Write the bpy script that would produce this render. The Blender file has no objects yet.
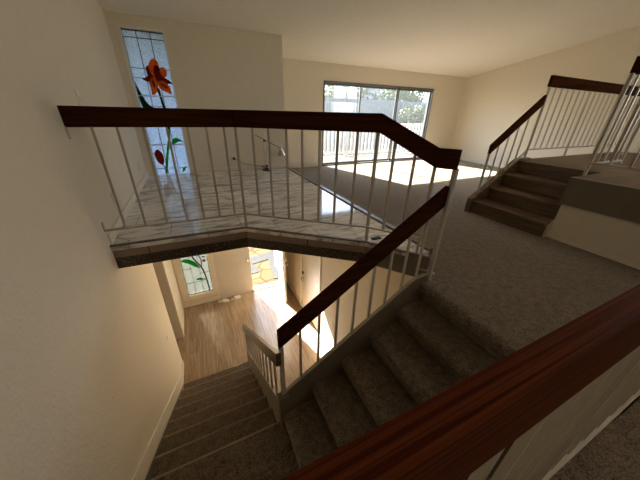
import bpy, bmesh, math, random
from mathutils import Vector, Matrix
random.seed(7)
SC = bpy.context.scene
COL = SC.collection

# ------------------------------------------------------------------ levels (metres, camera at the origin)
XL = -0.733                      # left wall
YF = 5.03                        # front wall of the entry and foyer
Z_FOY, Z_LIV, Z_LAND, Z_ENT, Z_UP = -1.0, -1.218, -2.304, -3.755, -0.547
RISE = 0.181
Y_LIV, X_RIGHT, X_ENTR = 6.0, 7.3, 1.56
Y_BACK = -2.4
def ceil_z(y): return 0.95 + 0.153 * (Y_LIV - y)

# ------------------------------------------------------------------ materials
def new_mat(name):
    m = bpy.data.materials.new(name); m.use_nodes = True
    nt = m.node_tree; nt.nodes.clear()
    out = nt.nodes.new('ShaderNodeOutputMaterial')
    b = nt.nodes.new('ShaderNodeBsdfPrincipled')
    nt.links.new(b.outputs[0], out.inputs[0])
    tc = nt.nodes.new('ShaderNodeTexCoord')
    return m, nt, b, tc, out
def N(nt, kind, **kw):
    n = nt.nodes.new(kind)
    for k, v in kw.items():
        if k in n.inputs: n.inputs[k].default_value = v
        else: setattr(n, k, v)
    return n
def ramp(nt, fac, stops):
    r = nt.nodes.new('ShaderNodeValToRGB')
    while len(r.color_ramp.elements) < len(stops): r.color_ramp.elements.new(0.5)
    for e, (p, c) in zip(r.color_ramp.elements, stops):
        e.position = p; e.color = (*c, 1)
    nt.links.new(fac, r.inputs[0]); return r
def mapping(nt, tc, scale, rot=(0, 0, 0)):
    mp = nt.nodes.new('ShaderNodeMapping'); mp.inputs['Scale'].default_value = scale
    mp.inputs['Rotation'].default_value = rot
    g = nt.nodes.new('ShaderNodeNewGeometry')
    nt.links.new(g.outputs['Position'], mp.inputs[0]); return mp
def bump(nt, b, h, strength, dist):
    n = nt.nodes.new('ShaderNodeBump'); n.inputs['Strength'].default_value = strength
    n.inputs['Distance'].default_value = dist
    nt.links.new(h, n.inputs['Height']); nt.links.new(n.outputs[0], b.inputs['Normal'])
def plain(name, c, rough=0.6, metal=0.0, var=0.06, scale=14, bmp=0.0, bscale=160, spec=0.5):
    m, nt, b, tc, out = new_mat(name)
    mp = mapping(nt, tc, (1, 1, 1))
    no = N(nt, 'ShaderNodeTexNoise', Scale=scale, Detail=4.0)
    nt.links.new(mp.outputs[0], no.inputs['Vector'])
    lo = tuple(v * (1 - var) for v in c); hi = tuple(min(1, v * (1 + var)) for v in c)
    r = ramp(nt, no.outputs[0], [(0.3, lo), (0.7, hi)])
    nt.links.new(r.outputs[0], b.inputs['Base Color'])
    b.inputs['Roughness'].default_value = rough; b.inputs['Metallic'].default_value = metal
    b.inputs['Specular IOR Level'].default_value = spec
    if bmp:
        n2 = N(nt, 'ShaderNodeTexNoise', Scale=bscale, Detail=3.0)
        nt.links.new(mp.outputs[0], n2.inputs['Vector'])
        bump(nt, b, n2.outputs[0], bmp, 0.004)
    return m
def grain(name, dark, light, scale, rough, rot=(0, 0, 0), detail=6, spec=0.5):
    m, nt, b, tc, out = new_mat(name)
    mp = mapping(nt, tc, scale, rot)
    no = N(nt, 'ShaderNodeTexNoise', Scale=1.0, Detail=detail, Distortion=0.6)
    nt.links.new(mp.outputs[0], no.inputs['Vector'])
    r = ramp(nt, no.outputs[0], [(0.35, dark), (0.65, light)])
    nt.links.new(r.outputs[0], b.inputs['Base Color'])
    b.inputs['Roughness'].default_value = rough
    b.inputs['Specular IOR Level'].default_value = spec
    bump(nt, b, no.outputs[0], 0.15, 0.002)
    return m
def plank_mat(name, pw, pl, c1, c2, grain_c, rough, along_y=True, mortar=(0.05, 0.03, 0.02), gap=0.004, spec=0.5):
    m, nt, b, tc, out = new_mat(name)
    mp = mapping(nt, tc, (1, 1, 1), (0, 0, math.pi / 2 if along_y else 0))
    br = N(nt, 'ShaderNodeTexBrick', Scale=1.0)
    br.inputs['Brick Width'].default_value = pl; br.inputs['Row Height'].default_value = pw
    br.inputs['Mortar Size'].default_value = gap; br.inputs['Mortar Smooth'].default_value = 0.3
    br.inputs['Color1'].default_value = (*c1, 1); br.inputs['Color2'].default_value = (*c2, 1)
    br.inputs['Mortar'].default_value = (*mortar, 1); br.offset = 0.37
    nt.links.new(mp.outputs[0], br.inputs['Vector'])
    mp2 = mapping(nt, tc, (28, 2.2, 28) if along_y else (2.2, 28, 28))
    no = N(nt, 'ShaderNodeTexNoise', Scale=1.0, Detail=6.0, Distortion=0.8)
    nt.links.new(mp2.outputs[0], no.inputs['Vector'])
    r = ramp(nt, no.outputs[0], [(0.35, grain_c), (0.62, (1, 1, 1))])
    mx = nt.nodes.new('ShaderNodeMix'); mx.data_type = 'RGBA'; mx.blend_type = 'MULTIPLY'
    mx.inputs[0].default_value = 0.75
    nt.links.new(br.outputs[0], mx.inputs[6]); nt.links.new(r.outputs[0], mx.inputs[7])
    nt.links.new(mx.outputs[2], b.inputs['Base Color'])
    b.inputs['Roughness'].default_value = rough; b.inputs['Specular IOR Level'].default_value = spec
    return m
def carpet_mat(name, lo, hi, mid=0.5):
    m, nt, b, tc, out = new_mat(name)
    mp = mapping(nt, tc, (1, 1, 1))
    n1 = N(nt, 'ShaderNodeTexNoise', Scale=120.0, Detail=2.0)
    n2 = N(nt, 'ShaderNodeTexNoise', Scale=22.0, Detail=5.0, Distortion=0.3)
    for n in (n1, n2): nt.links.new(mp.outputs[0], n.inputs['Vector'])
    ad = nt.nodes.new('ShaderNodeMath'); ad.operation = 'MULTIPLY_ADD'
    ad.inputs[1].default_value = 0.34
    nt.links.new(n2.outputs[0], ad.inputs[0])
    m2 = nt.nodes.new('ShaderNodeMath'); m2.operation = 'MULTIPLY'; m2.inputs[1].default_value = 0.70
    nt.links.new(n1.outputs[0], m2.inputs[0]); nt.links.new(m2.outputs[0], ad.inputs[2])
    r = ramp(nt, ad.outputs[0], [(0.38, lo), (0.68, hi)])
    nt.links.new(r.outputs[0], b.inputs['Base Color'])
    b.inputs['Roughness'].default_value = 1.0; b.inputs['Specular IOR Level'].default_value = 0.05
    b.inputs['Sheen Weight'].default_value = 0.35; b.inputs['Sheen Roughness'].default_value = 0.45
    b.inputs['Sheen Tint'].default_value = (1.0, 0.88, 0.7, 1)
    bump(nt, b, ad.outputs[0], 1.0, 0.012)
    return m
def marble_mat():
    m, nt, b, tc, out = new_mat('marble_tile')
    mp = mapping(nt, tc, (2.6, 11, 8), (0, 0, 0.38))
    no = N(nt, 'ShaderNodeTexNoise', Scale=1.0, Detail=7.0, Distortion=1.3, Roughness=0.6)
    nt.links.new(mp.outputs[0], no.inputs['Vector'])
    r = ramp(nt, no.outputs[0], [(0.30, (0.22, 0.22, 0.22)), (0.42, (0.50, 0.50, 0.485)), (0.51, (0.80, 0.79, 0.77)), (0.75, (0.88, 0.87, 0.85))])
    mp2 = mapping(nt, tc, (1, 1, 1))
    br = N(nt, 'ShaderNodeTexBrick', Scale=1.0); br.offset = 0.5
    br.inputs['Brick Width'].default_value = 0.61; br.inputs['Row Height'].default_value = 0.305
    br.inputs['Mortar Size'].default_value = 0.0035
    br.inputs['Color1'].default_value = (1, 1, 1, 1); br.inputs['Color2'].default_value = (0.82, 0.82, 0.82, 1)
    br.inputs['Mortar'].default_value = (0.5, 0.48, 0.45, 1)
    nt.links.new(mp2.outputs[0], br.inputs['Vector'])
    mx = nt.nodes.new('ShaderNodeMix'); mx.data_type = 'RGBA'; mx.blend_type = 'MULTIPLY'; mx.inputs[0].default_value = 1
    nt.links.new(r.outputs[0], mx.inputs[6]); nt.links.new(br.outputs[0], mx.inputs[7])
    nt.links.new(mx.outputs[2], b.inputs['Base Color'])
    b.inputs['Roughness'].default_value = 0.07; b.inputs['Specular IOR Level'].default_value = 0.6
    return m
def speckle_mat(name):
    m, nt, b, tc, out = new_mat(name)
    mp = mapping(nt, tc, (1, 1, 1))
    v = N(nt, 'ShaderNodeTexNoise', Scale=70.0, Detail=3.0)
    nt.links.new(mp.outputs[0], v.inputs['Vector'])
    r = ramp(nt, v.outputs[0], [(0.45, (0.020, 0.013, 0.009)), (0.58, (0.055, 0.037, 0.025)), (0.72, (0.19, 0.14, 0.09))])
    nt.links.new(r.outputs[0], b.inputs['Base Color']); b.inputs['Roughness'].default_value = 0.35
    return m
def glass_mat(name, tint=(1, 1, 1), gloss=0.08, haze=0.0):
    m, nt, b, tc, out = new_mat(name); nt.nodes.remove(b)
    tr = N(nt, 'ShaderNodeBsdfTransparent'); tr.inputs[0].default_value = (*tint, 1)
    gl = N(nt, 'ShaderNodeBsdfGlossy'); gl.inputs['Roughness'].default_value = 0.02
    mx = nt.nodes.new('ShaderNodeMixShader'); mx.inputs[0].default_value = gloss
    nt.links.new(tr.outputs[0], mx.inputs[1]); nt.links.new(gl.outputs[0], mx.inputs[2])
    last = mx
    if haze:
        tl = N(nt, 'ShaderNodeBsdfTranslucent'); tl.inputs[0].default_value = (0.85, 0.9, 1, 1)
        m2 = nt.nodes.new('ShaderNodeMixShader'); m2.inputs[0].default_value = haze
        nt.links.new(mx.outputs[0], m2.inputs[1]); nt.links.new(tl.outputs[0], m2.inputs[2]); last = m2
    nt.links.new(last.outputs[0], out.inputs[0]); return m
def stained_mat(name, c, clear=0.25, var=0.15, scale=60):
    m, nt, b, tc, out = new_mat(name); nt.nodes.remove(b)
    mp = mapping(nt, tc, (1, 1, 1))
    no = N(nt, 'ShaderNodeTexNoise', Scale=scale, Detail=4.0)
    nt.links.new(mp.outputs[0], no.inputs['Vector'])
    r = ramp(nt, no.outputs[0], [(0.35, tuple(v * (1 - var) for v in c)), (0.65, tuple(min(1, v * (1 + var)) for v in c))])
    tl = N(nt, 'ShaderNodeBsdfTranslucent'); nt.links.new(r.outputs[0], tl.inputs[0])
    tr = N(nt, 'ShaderNodeBsdfTransparent'); nt.links.new(r.outputs[0], tr.inputs[0])
    df = N(nt, 'ShaderNodeBsdfDiffuse'); nt.links.new(r.outputs[0], df.inputs[0])
    a = nt.nodes.new('ShaderNodeMixShader'); a.inputs[0].default_value = clear
    nt.links.new(tl.outputs[0], a.inputs[1]); nt.links.new(tr.outputs[0], a.inputs[2])
    a2 = nt.nodes.new('ShaderNodeMixShader'); a2.inputs[0].default_value = 0.2
    nt.links.new(a.outputs[0], a2.inputs[1]); nt.links.new(df.outputs[0], a2.inputs[2])
    nt.links.new(a2.outputs[0], out.inputs[0]); return m
def leaf_mat(name, c):
    m = plain(name, c, 0.6, var=0.45, scale=3.0)
    nt = m.node_tree; out = [n for n in nt.nodes if n.type == 'OUTPUT_MATERIAL'][0]
    b = [n for n in nt.nodes if n.type == 'BSDF_PRINCIPLED'][0]
    tl = N(nt, 'ShaderNodeBsdfTranslucent'); tl.inputs[0].default_value = (c[0] * 1.6, c[1] * 1.7, c[2], 1)
    mx = nt.nodes.new('ShaderNodeMixShader'); mx.inputs[0].default_value = 0.2
    nt.links.new(b.outputs[0], mx.inputs[1]); nt.links.new(tl.outputs[0], mx.inputs[2]); nt.links.new(mx.outputs[0], out.inputs[0])
    return m

M = {}
M['wall'] = plain('cream_wall_paint', (0.71, 0.64, 0.52), 0.7, var=0.015, bmp=0.9, bscale=55, spec=0.3)
M['ceiling'] = plain('ceiling_paint', (0.88, 0.83, 0.73), 0.9, var=0.02, bmp=0.15)
M['trim'] = plain('cream_trim_paint', (0.76, 0.70, 0.58), 0.45, var=0.03)
M['door'] = plain('cream_door_paint', (0.64, 0.585, 0.50), 0.4, var=0.03)
M['white'] = plain('white_metal_paint', (0.43, 0.385, 0.31), 0.4, var=0.04)
M['taupe'] = plain('taupe_paint', (0.16, 0.132, 0.098), 0.5, var=0.04)
M['taupe_light'] = plain('light_taupe_paint', (0.30, 0.26, 0.20), 0.5, var=0.04)
M['fascia_wood'] = plank_mat('brown_fascia_laminate', 5.0, 1.3, (0.27, 0.21, 0.16), (0.22, 0.17, 0.13), (0.8, 0.76, 0.72), 0.2, along_y=False)
M['speckle'] = speckle_mat('dark_speckled_strip')
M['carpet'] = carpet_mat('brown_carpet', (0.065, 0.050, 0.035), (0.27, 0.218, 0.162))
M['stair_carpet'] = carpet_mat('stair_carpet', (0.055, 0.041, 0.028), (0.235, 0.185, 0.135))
M['lit_carpet'] = carpet_mat('lit_carpet_edge', (0.24, 0.19, 0.135), (0.42, 0.345, 0.26))  # lighter carpet colour, paints the light caught on the stair noses
M['marble'] = marble_mat()
M['mahogany'] = grain('dark_red_brown_wood', (0.028, 0.009, 0.004), (0.058, 0.019, 0.008), (2, 2, 60), 0.6, spec=0.0)
M['near_wood'] = grain('reddish_brown_wood', (0.045, 0.010, 0.004), (0.135, 0.036, 0.013), (2.0, 260, 200), 0.5, spec=0.02)
M['walnut'] = grain('dark_stair_wood', (0.09, 0.055, 0.032), (0.19, 0.122, 0.074), (6, 2, 40), 0.35)
M['up_floor'] = plank_mat('upper_landing_planks', 0.13, 1.0, (0.135, 0.088, 0.052), (0.175, 0.118, 0.072), (0.75, 0.7, 0.6), 0.5, along_y=False, spec=0.15)
M['oak'] = plank_mat('light_oak_planks', 0.16, 1.1, (0.40, 0.30, 0.205), (0.33, 0.24, 0.16), (0.62, 0.52, 0.42), 0.26, mortar=(0.27, 0.185, 0.115), gap=0.003)
M['nosing'] = grain('taupe_nosing_wood', (0.09, 0.065, 0.045), (0.20, 0.15, 0.11), (40, 3, 40), 0.35)
M['black'] = plain('black_plastic', (0.012, 0.012, 0.013), 0.4)
M['chrome'] = plain('brushed_nickel', (0.55, 0.53, 0.5), 0.25, metal=1.0)
M['plate'] = plain('white_plastic', (0.72, 0.69, 0.62), 0.35, var=0.01)
M['alu'] = plain('grey_aluminium', (0.13, 0.125, 0.115), 0.4, metal=0.0)
M['glass'] = glass_mat('clear_glass')
M['hazy_glass'] = glass_mat('screened_glass', (0.80, 0.83, 0.86), 0.07, 0.008)
M['cathedral'] = stained_mat('textured_pale_glass', (0.27, 0.33, 0.42), 0.10, 0.35, 95)
M['cathedral_low'] = stained_mat('clear_pale_glass', (0.20, 0.21, 0.20), 0.55)
M['st_orange'] = stained_mat('orange_glass', (0.95, 0.27, 0.06), 0.4)
M['st_red'] = stained_mat('dark_red_glass', (0.36, 0.045, 0.02), 0.35)
M['st_green'] = stained_mat('green_glass', (0.05, 0.48, 0.09), 0.4)
M['st_dgreen'] = stained_mat('dark_green_glass', (0.015, 0.08, 0.02), 0.3)
M['came'] = plain('lead_came', (0.03, 0.03, 0.035), 0.5)
M['deck'] = plank_mat('deck_boards', 0.14, 2.0, (0.105, 0.072, 0.055), (0.09, 0.062, 0.048), (0.8, 0.75, 0.7), 0.7, along_y=False, gap=0.01)
M['ext_white'] = plain('white_exterior_paint', (0.30, 0.30, 0.30), 0.6)
M['fence'] = plain('pale_blue_grey_fence_paint', (0.10, 0.115, 0.118), 0.8, var=0.4, scale=9)
M['roof'] = plain('grey_shingles', (0.22, 0.23, 0.26), 0.9, var=0.2, scale=8)
M['leaf'] = leaf_mat('green_leaves', (0.035, 0.055, 0.02))
M['leaf_y'] = leaf_mat('yellow_green_leaves', (0.12, 0.16, 0.02))
M['bark'] = plain('bark', (0.10, 0.07, 0.05), 0.9, var=0.3)
M['soil'] = plain('garden_ground', (0.18, 0.17, 0.11), 0.95, var=0.3, scale=2)
M['paver_grey'] = plain('blue_grey_pavers', (0.032, 0.034, 0.038), 1.0, var=0.12, scale=9, spec=0.05)
M['mahog_gloss'] = grain('glossy_red_brown_wood', (0.05, 0.022, 0.010), (0.10, 0.05, 0.025), (2, 2, 60), 0.28, spec=0.7)
def flag_mat():
    m, nt, b, tc, out = new_mat('tan_flagstones')
    mp = mapping(nt, tc, (1, 1, 1))
    v = N(nt, 'ShaderNodeTexVoronoi', Scale=2.6); v.feature = 'DISTANCE_TO_EDGE'
    v2 = N(nt, 'ShaderNodeTexVoronoi', Scale=2.6)
    for n in (v, v2): nt.links.new(mp.outputs[0], n.inputs['Vector'])
    r = ramp(nt, v.outputs['Distance'], [(0.02, (0.55, 0.46, 0.33)), (0.06, (1, 1, 1))])
    hs = N(nt, 'ShaderNodeHueSaturation', Saturation=0.15, Value=1.0)
    nt.links.new(v2.outputs['Color'], hs.inputs['Color'])
    r2 = ramp(nt, hs.outputs[0], [(0.1, (0.035, 0.027, 0.015)), (0.9, (0.060, 0.049, 0.030))])
    mx = nt.nodes.new('ShaderNodeMix'); mx.data_type = 'RGBA'; mx.blend_type = 'MULTIPLY'; mx.inputs[0].default_value = 1
    nt.links.new(r2.outputs[0], mx.inputs[6]); nt.links.new(r.outputs[0], mx.inputs[7])
    nt.links.new(mx.outputs[2], b.inputs['Base Color']); b.inputs['Roughness'].default_value = 1.0; b.inputs['Specular IOR Level'].default_value = 0.05
    return m
M['flag'] = flag_mat()

# ------------------------------------------------------------------ mesh helpers
class MB:
    def __init__(s): s.v = []; s.f = []
    def add(s, vs, fs):
        o = len(s.v); s.v += [tuple(v) for v in vs]; s.f += [tuple(i + o for i in f) for f in fs]; return s
    def box(s, x0, x1, y0, y1, z0, z1):
        vs = [(x, y, z) for z in (z0, z1) for y in (y0, y1) for x in (x0, x1)]
        return s.add(vs, [(0, 2, 3, 1), (4, 5, 7, 6), (0, 1, 5, 4), (2, 6, 7, 3), (0, 4, 6, 2), (1, 3, 7, 5)])
    def beam(s, p, q, w, h, up=(0, 0, 1), vert_ends=False):
        # w across, h along up; top centre line runs p -> q offset so that p,q are the centre
        p, q, up = Vector(p), Vector(q), Vector(up); d = (q - p).normalized()
        side = d.cross(up).normalized() * (w / 2)
        u = (up if vert_ends else side.normalized().cross(d).normalized()) * (h / 2)
        if not vert_ends and u.dot(up) < 0: u = -u
        vs = [p - side - u, p + side - u, p + side + u, p - side + u, q - side - u, q + side - u, q + side + u, q - side + u]
        return s.add(vs, [(0, 1, 2, 3), (4, 7, 6, 5), (0, 4, 5, 1), (1, 5, 6, 2), (2, 6, 7, 3), (3, 7, 4, 0)])
    def path(s, pts, w, h):
        """a board of vertical height h hanging below the polyline pts, width w, mitred at the bends"""
        P = [Vector(p) for p in pts]; n = len(P); ring = []
        for i, p in enumerate(P):
            a = (P[i] - P[i - 1]) if i else (P[1] - P[0]); b = (P[i + 1] - P[i]) if i < n - 1 else a
            a = Vector((a.x, a.y, 0)); b = Vector((b.x, b.y, 0))
            if a.length < 1e-6: a = b
            if b.length < 1e-6: b = a
            a.normalize(); b.normalize()
            t = (a + b).normalized(); nrm = Vector((-t.y, t.x, 0)); k = (w / 2) / max(0.4, t.dot(a))
            ring.append([p + nrm * k, p - nrm * k, p - nrm * k - Vector((0, 0, h)), p + nrm * k - Vector((0, 0, h))])
        vs = [v for r in ring for v in r]; fs = [(0, 3, 2, 1)]
        for i in range(n - 1):
            o = 4 * i
            for j in range(4): fs.append((o + j, o + (j + 1) % 4, o + 4 + (j + 1) % 4, o + 4 + j))
        o = 4 * (n - 1); fs.append((o, o + 1, o + 2, o + 3))
        return s.add(vs, fs)
    def tube(s, p, q, r, n=10, r2=None):
        p, q = Vector(p), Vector(q); d = (q - p).normalized(); r2 = r if r2 is None else r2
        a = d.orthogonal().normalized(); b = d.cross(a)
        vs = [p + (a * math.cos(t) + b * math.sin(t)) * r for t in [2 * math.pi * i / n for i in range(n)]]
        vs += [q + (a * math.cos(t) + b * math.sin(t)) * r2 for t in [2 * math.pi * i / n for i in range(n)]]
        fs = [(i, (i + 1) % n, n + (i + 1) % n, n + i) for i in range(n)] + [tuple(range(n - 1, -1, -1)), tuple(range(n, 2 * n))]
        return s.add(vs, fs)
    def prism(s, poly, axis, a0, a1):
        n = len(poly)
        def pt(u, v, a): return {'x': (a, u, v), 'y': (u, a, v), 'z': (u, v, a)}[axis]
        vs = [pt(u, v, a0) for u, v in poly] + [pt(u, v, a1) for u, v in poly]
        fs = [tuple(range(n)), tuple(range(2 * n - 1, n - 1, -1))] + [(i, n + i, n + (i + 1) % n, (i + 1) % n) for i in range(n)]
        return s.add(vs, fs)
    def ball(s, c, r, sc=(1, 1, 1), nu=14, nv=9):
        vs = [(c[0], c[1], c[2] + r * sc[2])]; fs = []
        for j in range(1, nv):
            th = math.pi * j / nv
            for i in range(nu):
                ph = 2 * math.pi * i / nu
                vs.append((c[0] + r * sc[0] * math.sin(th) * math.cos(ph), c[1] + r * sc[1] * math.sin(th) * math.sin(ph), c[2] + r * sc[2] * math.cos(th)))
        vs.append((c[0], c[1], c[2] - r * sc[2])); L = len(vs) - 1
        for i in range(nu): fs.append((0, 1 + i, 1 + (i + 1) % nu)); fs.append((L, L - nu + (i + 1) % nu, L - nu + i))
        for j in range(nv - 2):
            for i in range(nu):
                a = 1 + j * nu + i; b = 1 + j * nu + (i + 1) % nu; fs.append((a, a + nu, b + nu, b))
        return s.add(vs, fs)
    def build(s, name, mat, parent=None, bevel=0.0, smooth=False, origin=None):
        me = bpy.data.meshes.new(name)
        off = Vector((0, 0, 0))
        if parent is not None: off = parent.matrix_world.translation if parent.parent is None else Vector(parent['_o'])
        elif origin is None:
            xs = [v[0] for v in s.v]; ys = [v[1] for v in s.v]; zs = [v[2] for v in s.v]
            off = Vector(((min(xs) + max(xs)) / 2, (min(ys) + max(ys)) / 2, min(zs)))
        else: off = Vector(origin)
        me.from_pydata([tuple(Vector(v) - off) for v in s.v], [], s.f)
        bm = bmesh.new(); bm.from_mesh(me)
        bmesh.ops.recalc_face_normals(bm, faces=bm.faces)
        bm.to_mesh(me); bm.free()
        me.materials.append(mat)
        if smooth:
            for p in me.polygons: p.use_smooth = True
            me.set_sharp_from_angle(angle=math.radians(40))
        o = bpy.data.objects.new(name, me); COL.objects.link(o)
        if parent is not None:
            o.parent = parent
        else: o.location = off
        o['_o'] = tuple(off)
        bpy.context.view_layer.update()
        if bevel:
            b = o.modifiers.new('bevel', 'BEVEL'); b.width = bevel; b.segments = 2; b.limit_method = 'ANGLE'
        return o
def tag(o, label=None, cat=None, group=None, kind=None):
    if label: o['label'] = label
    if cat: o['category'] = cat
    if group: o['group'] = group
    if kind: o['kind'] = kind
    return o
def thing(name, loc, label=None, cat=None, group=None, kind=None):
    o = bpy.data.objects.new(name, None); o.empty_display_size = 0.05; COL.objects.link(o); o.location = loc
    o['_o'] = tuple(loc)
    bpy.context.view_layer.update()
    return tag(o, label, cat, group, kind)
def struct(name, mb, mat, **kw):
    o = mb.build(name, mat, **kw); o['kind'] = 'structure'; return o

# ================================================================== THE SHELL
T = 0.14
# left wall with a doorway at entry level
mb = MB()
DY0, DY1, DZ = 3.55, 4.175, -1.70
H = 2.9
mb.box(XL - T, XL, Y_BACK, DY0, -4.0, H); mb.box(XL - T, XL, DY0, DY1, DZ, H); mb.box(XL - T, XL, DY1, YF, -4.0, H)
struct('wall_left', mb, M['wall'])
# front wall of foyer and entry: two tall window bays and the double door opening
WX0, WX1 = -0.64, -0.085
DX0, DX1, DZT = 0.0, 1.40, -1.46
mb = MB(); T2 = 0.14
mb.box(XL - T, WX0, YF, YF + T2, -4.0, 1.35)
mb.box(WX0, WX1, YF, YF + T2, 0.975, 1.35)
mb.box(WX0, WX1, YF, YF + T2, -1.5, Z_FOY)
mb.box(WX0, WX1, YF, YF + T2, -4.0, -3.52)
mb.box(WX1, DX0, YF, YF + T2, -4.0, 1.35)
mb.box(DX0, DX1, YF, YF + T2, DZT, 1.35)
mb.box(DX1, 1.63, YF, YF + T2, -4.0, 1.35)
mb.box(DX0, DX1, YF, YF + T2, -4.0, Z_ENT - 0.02)
struct('wall_front', mb, M['wall'])
struct('wall_foyer_return', MB().box(1.51, 1.63, YF + T2, Y_LIV + 0.001, -4.0, 1.35), M['wall'])
# living room far wall with the sliding door opening
SX0, SX1, SZT = 2.86, 6.15, 0.62
mb = MB()
mb.box(1.51, SX0, Y_LIV, Y_LIV + T2, -1.5, 1.3); mb.box(SX1, X_RIGHT + T, Y_LIV, Y_LIV + T2, -1.5, 1.3)
mb.box(SX0, SX1, Y_LIV, Y_LIV + T2, SZT, 1.3); mb.box(SX0, SX1, Y_LIV, Y_LIV + T2, -1.5, Z_LIV)
struct('wall_living', mb, M['wall'])
BY0, BY1, BZ0, BZ1 = -2.2, 0.5, -0.05, 1.35
mb = MB()
mb.prism([(BY1, -1.5), (Y_LIV, -1.5), (Y_LIV, 1.3), (BY1, ceil_z(BY1) + 0.1)], 'x', X_RIGHT, X_RIGHT + T)
mb.box(X_RIGHT, X_RIGHT + T, Y_BACK, BY0, -1.5, 2.4); mb.box(X_RIGHT, X_RIGHT + T, BY0, BY1, -1.5, BZ0); mb.box(X_RIGHT, X_RIGHT + T, BY0, BY1, BZ1, 1.85)
struct('wall_right', mb, M['wall'])
struct('wall_back', MB().box(XL - T, X_RIGHT + T, Y_BACK - T, Y_BACK, -1.5, 2.9), M['wall'])
# sloping ceiling with an added shade roof beyond the front wall
y1 = Y_LIV + T2 + 0.35
struct('ceiling', MB().prism([(Y_BACK - T, ceil_z(Y_BACK - T)), (Y_LIV + T2, ceil_z(Y_LIV + T2)), (Y_LIV + T2, ceil_z(Y_LIV + T2) + 0.2), (Y_BACK - T, ceil_z(Y_BACK - T) + 0.2)], 'x', XL - T, X_RIGHT + T), M['ceiling'])
struct('added_shade_roof', MB().box(-1.4, 1.63, Y_LIV + T2, 7.95, 0.99, 1.12), M['ceiling'])  # unseen roof added to keep direct sun off the upper stained glass
# entry level
struct('floor_entry', MB().box(XL, X_ENTR + 0.0, 1.2, YF + T2, Z_ENT - 0.1, Z_ENT).box(-2.2, XL, DY0 - 0.7, DY1 + 0.4, Z_ENT - 0.1, Z_ENT), M['oak'])
E3Y0, E3Y1, E3Z = 3.25, 4.10, -1.72
mb = MB()
mb.box(X_ENTR, X_ENTR + T, 1.26, E3Y0, -4.0, Z_FOY - 0.215); mb.box(X_ENTR, X_ENTR + T, E3Y1, YF, -4.0, Z_FOY - 0.215)
mb.box(X_ENTR, X_ENTR + T, E3Y0, E3Y1, E3Z, Z_FOY - 0.215)
struct('wall_entry_right', mb, M['wall'])
# closet room beyond the left doorway
mb = MB()
mb.box(-2.3, -2.2, DY0 - 0.7, DY1 + 0.4, Z_ENT, -1.2); mb.box(-2.2, XL - T, DY0 - 0.8, DY0 - 0.7, Z_ENT, -1.2)
mb.box(-2.2, XL - T, DY1 + 0.4, DY1 + 0.5, Z_ENT, -1.2); mb.box(-2.3, XL - T, DY0 - 0.8, DY1 + 0.5, -1.2, -1.1)
struct('wall_side_room', mb, M['wall'])
# foyer platform
PLAT = [(XL, 2.37), (0.335, 2.35), (1.235, 1.645), (1.50, 1.30), (1.62, 1.30), (1.62, YF), (XL, YF)]
struct('floor_foyer', MB().prism(PLAT, 'z', -1.05, Z_FOY), M['marble'])
PL2 = [(XL, 2.39), (0.34, 2.37), (1.245, 1.665), (1.51, 1.32), (1.62, 1.32), (1.62, YF), (XL, YF)]
struct('ceiling_entry', MB().prism(PL2, 'z', -1.215, -1.05), M['ceiling'])
# living floor: around the stairwell, and up to the near rail
mb = MB()
LX = 1.62
mb.box(LX, X_RIGHT, 1.30, Y_LIV, -1.40, Z_LIV)
mb.box(1.561, X_RIGHT, 0.05, 1.30, -1.40, Z_LIV)
mb.box(XL, X_RIGHT, Y_BACK, 0.058, -1.40, Z_LIV)
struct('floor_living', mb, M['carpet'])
struct('floor_landing', MB().box(XL, 0.33, 0.06, 1.26, Z_LAND - 0.12, Z_LAND), M['stair_carpet'], bevel=0.012)
struct('wall_stairwell', MB().box(XL, 1.85, -0.06, 0.05, -4.0, -1.40), M['wall'])
struct('wall_under_stairs', MB().prism([(0.34, Z_ENT), (1.56, Z_ENT), (1.56, -1.55), (0.34, -2.45)], 'y', 1.14, 1.20), M['wall'])

# ------------------------------------------------------------------ trims, skirtings
ns = lambda y: Z_LAND - (y - 1.26) * (RISE / 0.251)          # nosing line of the lower flight
struct('baseboard_stair', MB().prism([(0.4, Z_LAND), (1.26, ns(1.26) - 0.06), (3.15, ns(3.15) - 0.06), (3.55, Z_ENT), (3.55, Z_ENT + 0.09), (3.30, ns(3.30) + 0.12), (1.24, ns(1.24) + 0.10), (0.4, Z_LAND + 0.10)], 'x', XL, XL + 0.012), M['trim'])
struct('trim_stair_skirt', MB().prism([(1.0, Z_LAND - 0.25), (1.26, ns(1.26) - 0.25), (3.0, Z_ENT), (3.10, Z_ENT), (3.10, ns(3.10) - 0.04), (1.26, ns(1.26) - 0.04), (1.0, Z_LAND - 0.04)], 'x', XL, XL + 0.008), M['taupe'])
struct('baseboard_foyer_left', MB().box(XL, XL + 0.014, 2.40, YF, Z_FOY, Z_FOY + 0.085), M['trim'])
struct('baseboard_foyer_front', MB().box(WX1 + 0.03, 1.63, YF - 0.014, YF, Z_FOY, Z_FOY + 0.06), M['wall'])
struct('baseboard_entry_front', MB().box(-0.72, 0.0, YF - 0.014, YF, Z_ENT, Z_ENT + 0.09), M['trim'])
struct('baseboard_entry_right', MB().box(X_ENTR - 0.014, X_ENTR, 1.26, E3Y0 - 0.07, Z_ENT, Z_ENT + 0.08).box(X_ENTR - 0.014, X_ENTR, E3Y1 + 0.07, YF, Z_ENT, Z_ENT + 0.08), M['trim'])
struct('baseboard_living_far', MB().box(1.63, SX0, Y_LIV - 0.014, Y_LIV, Z_LIV, Z_LIV + 0.08).box(SX1, X_RIGHT, Y_LIV - 0.014, Y_LIV, Z_LIV, Z_LIV + 0.08), M['trim'])
struct('baseboard_living_right', MB().box(X_RIGHT - 0.014, X_RIGHT, 2.3, Y_LIV, Z_LIV, Z_LIV + 0.08), M['trim'])
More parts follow.
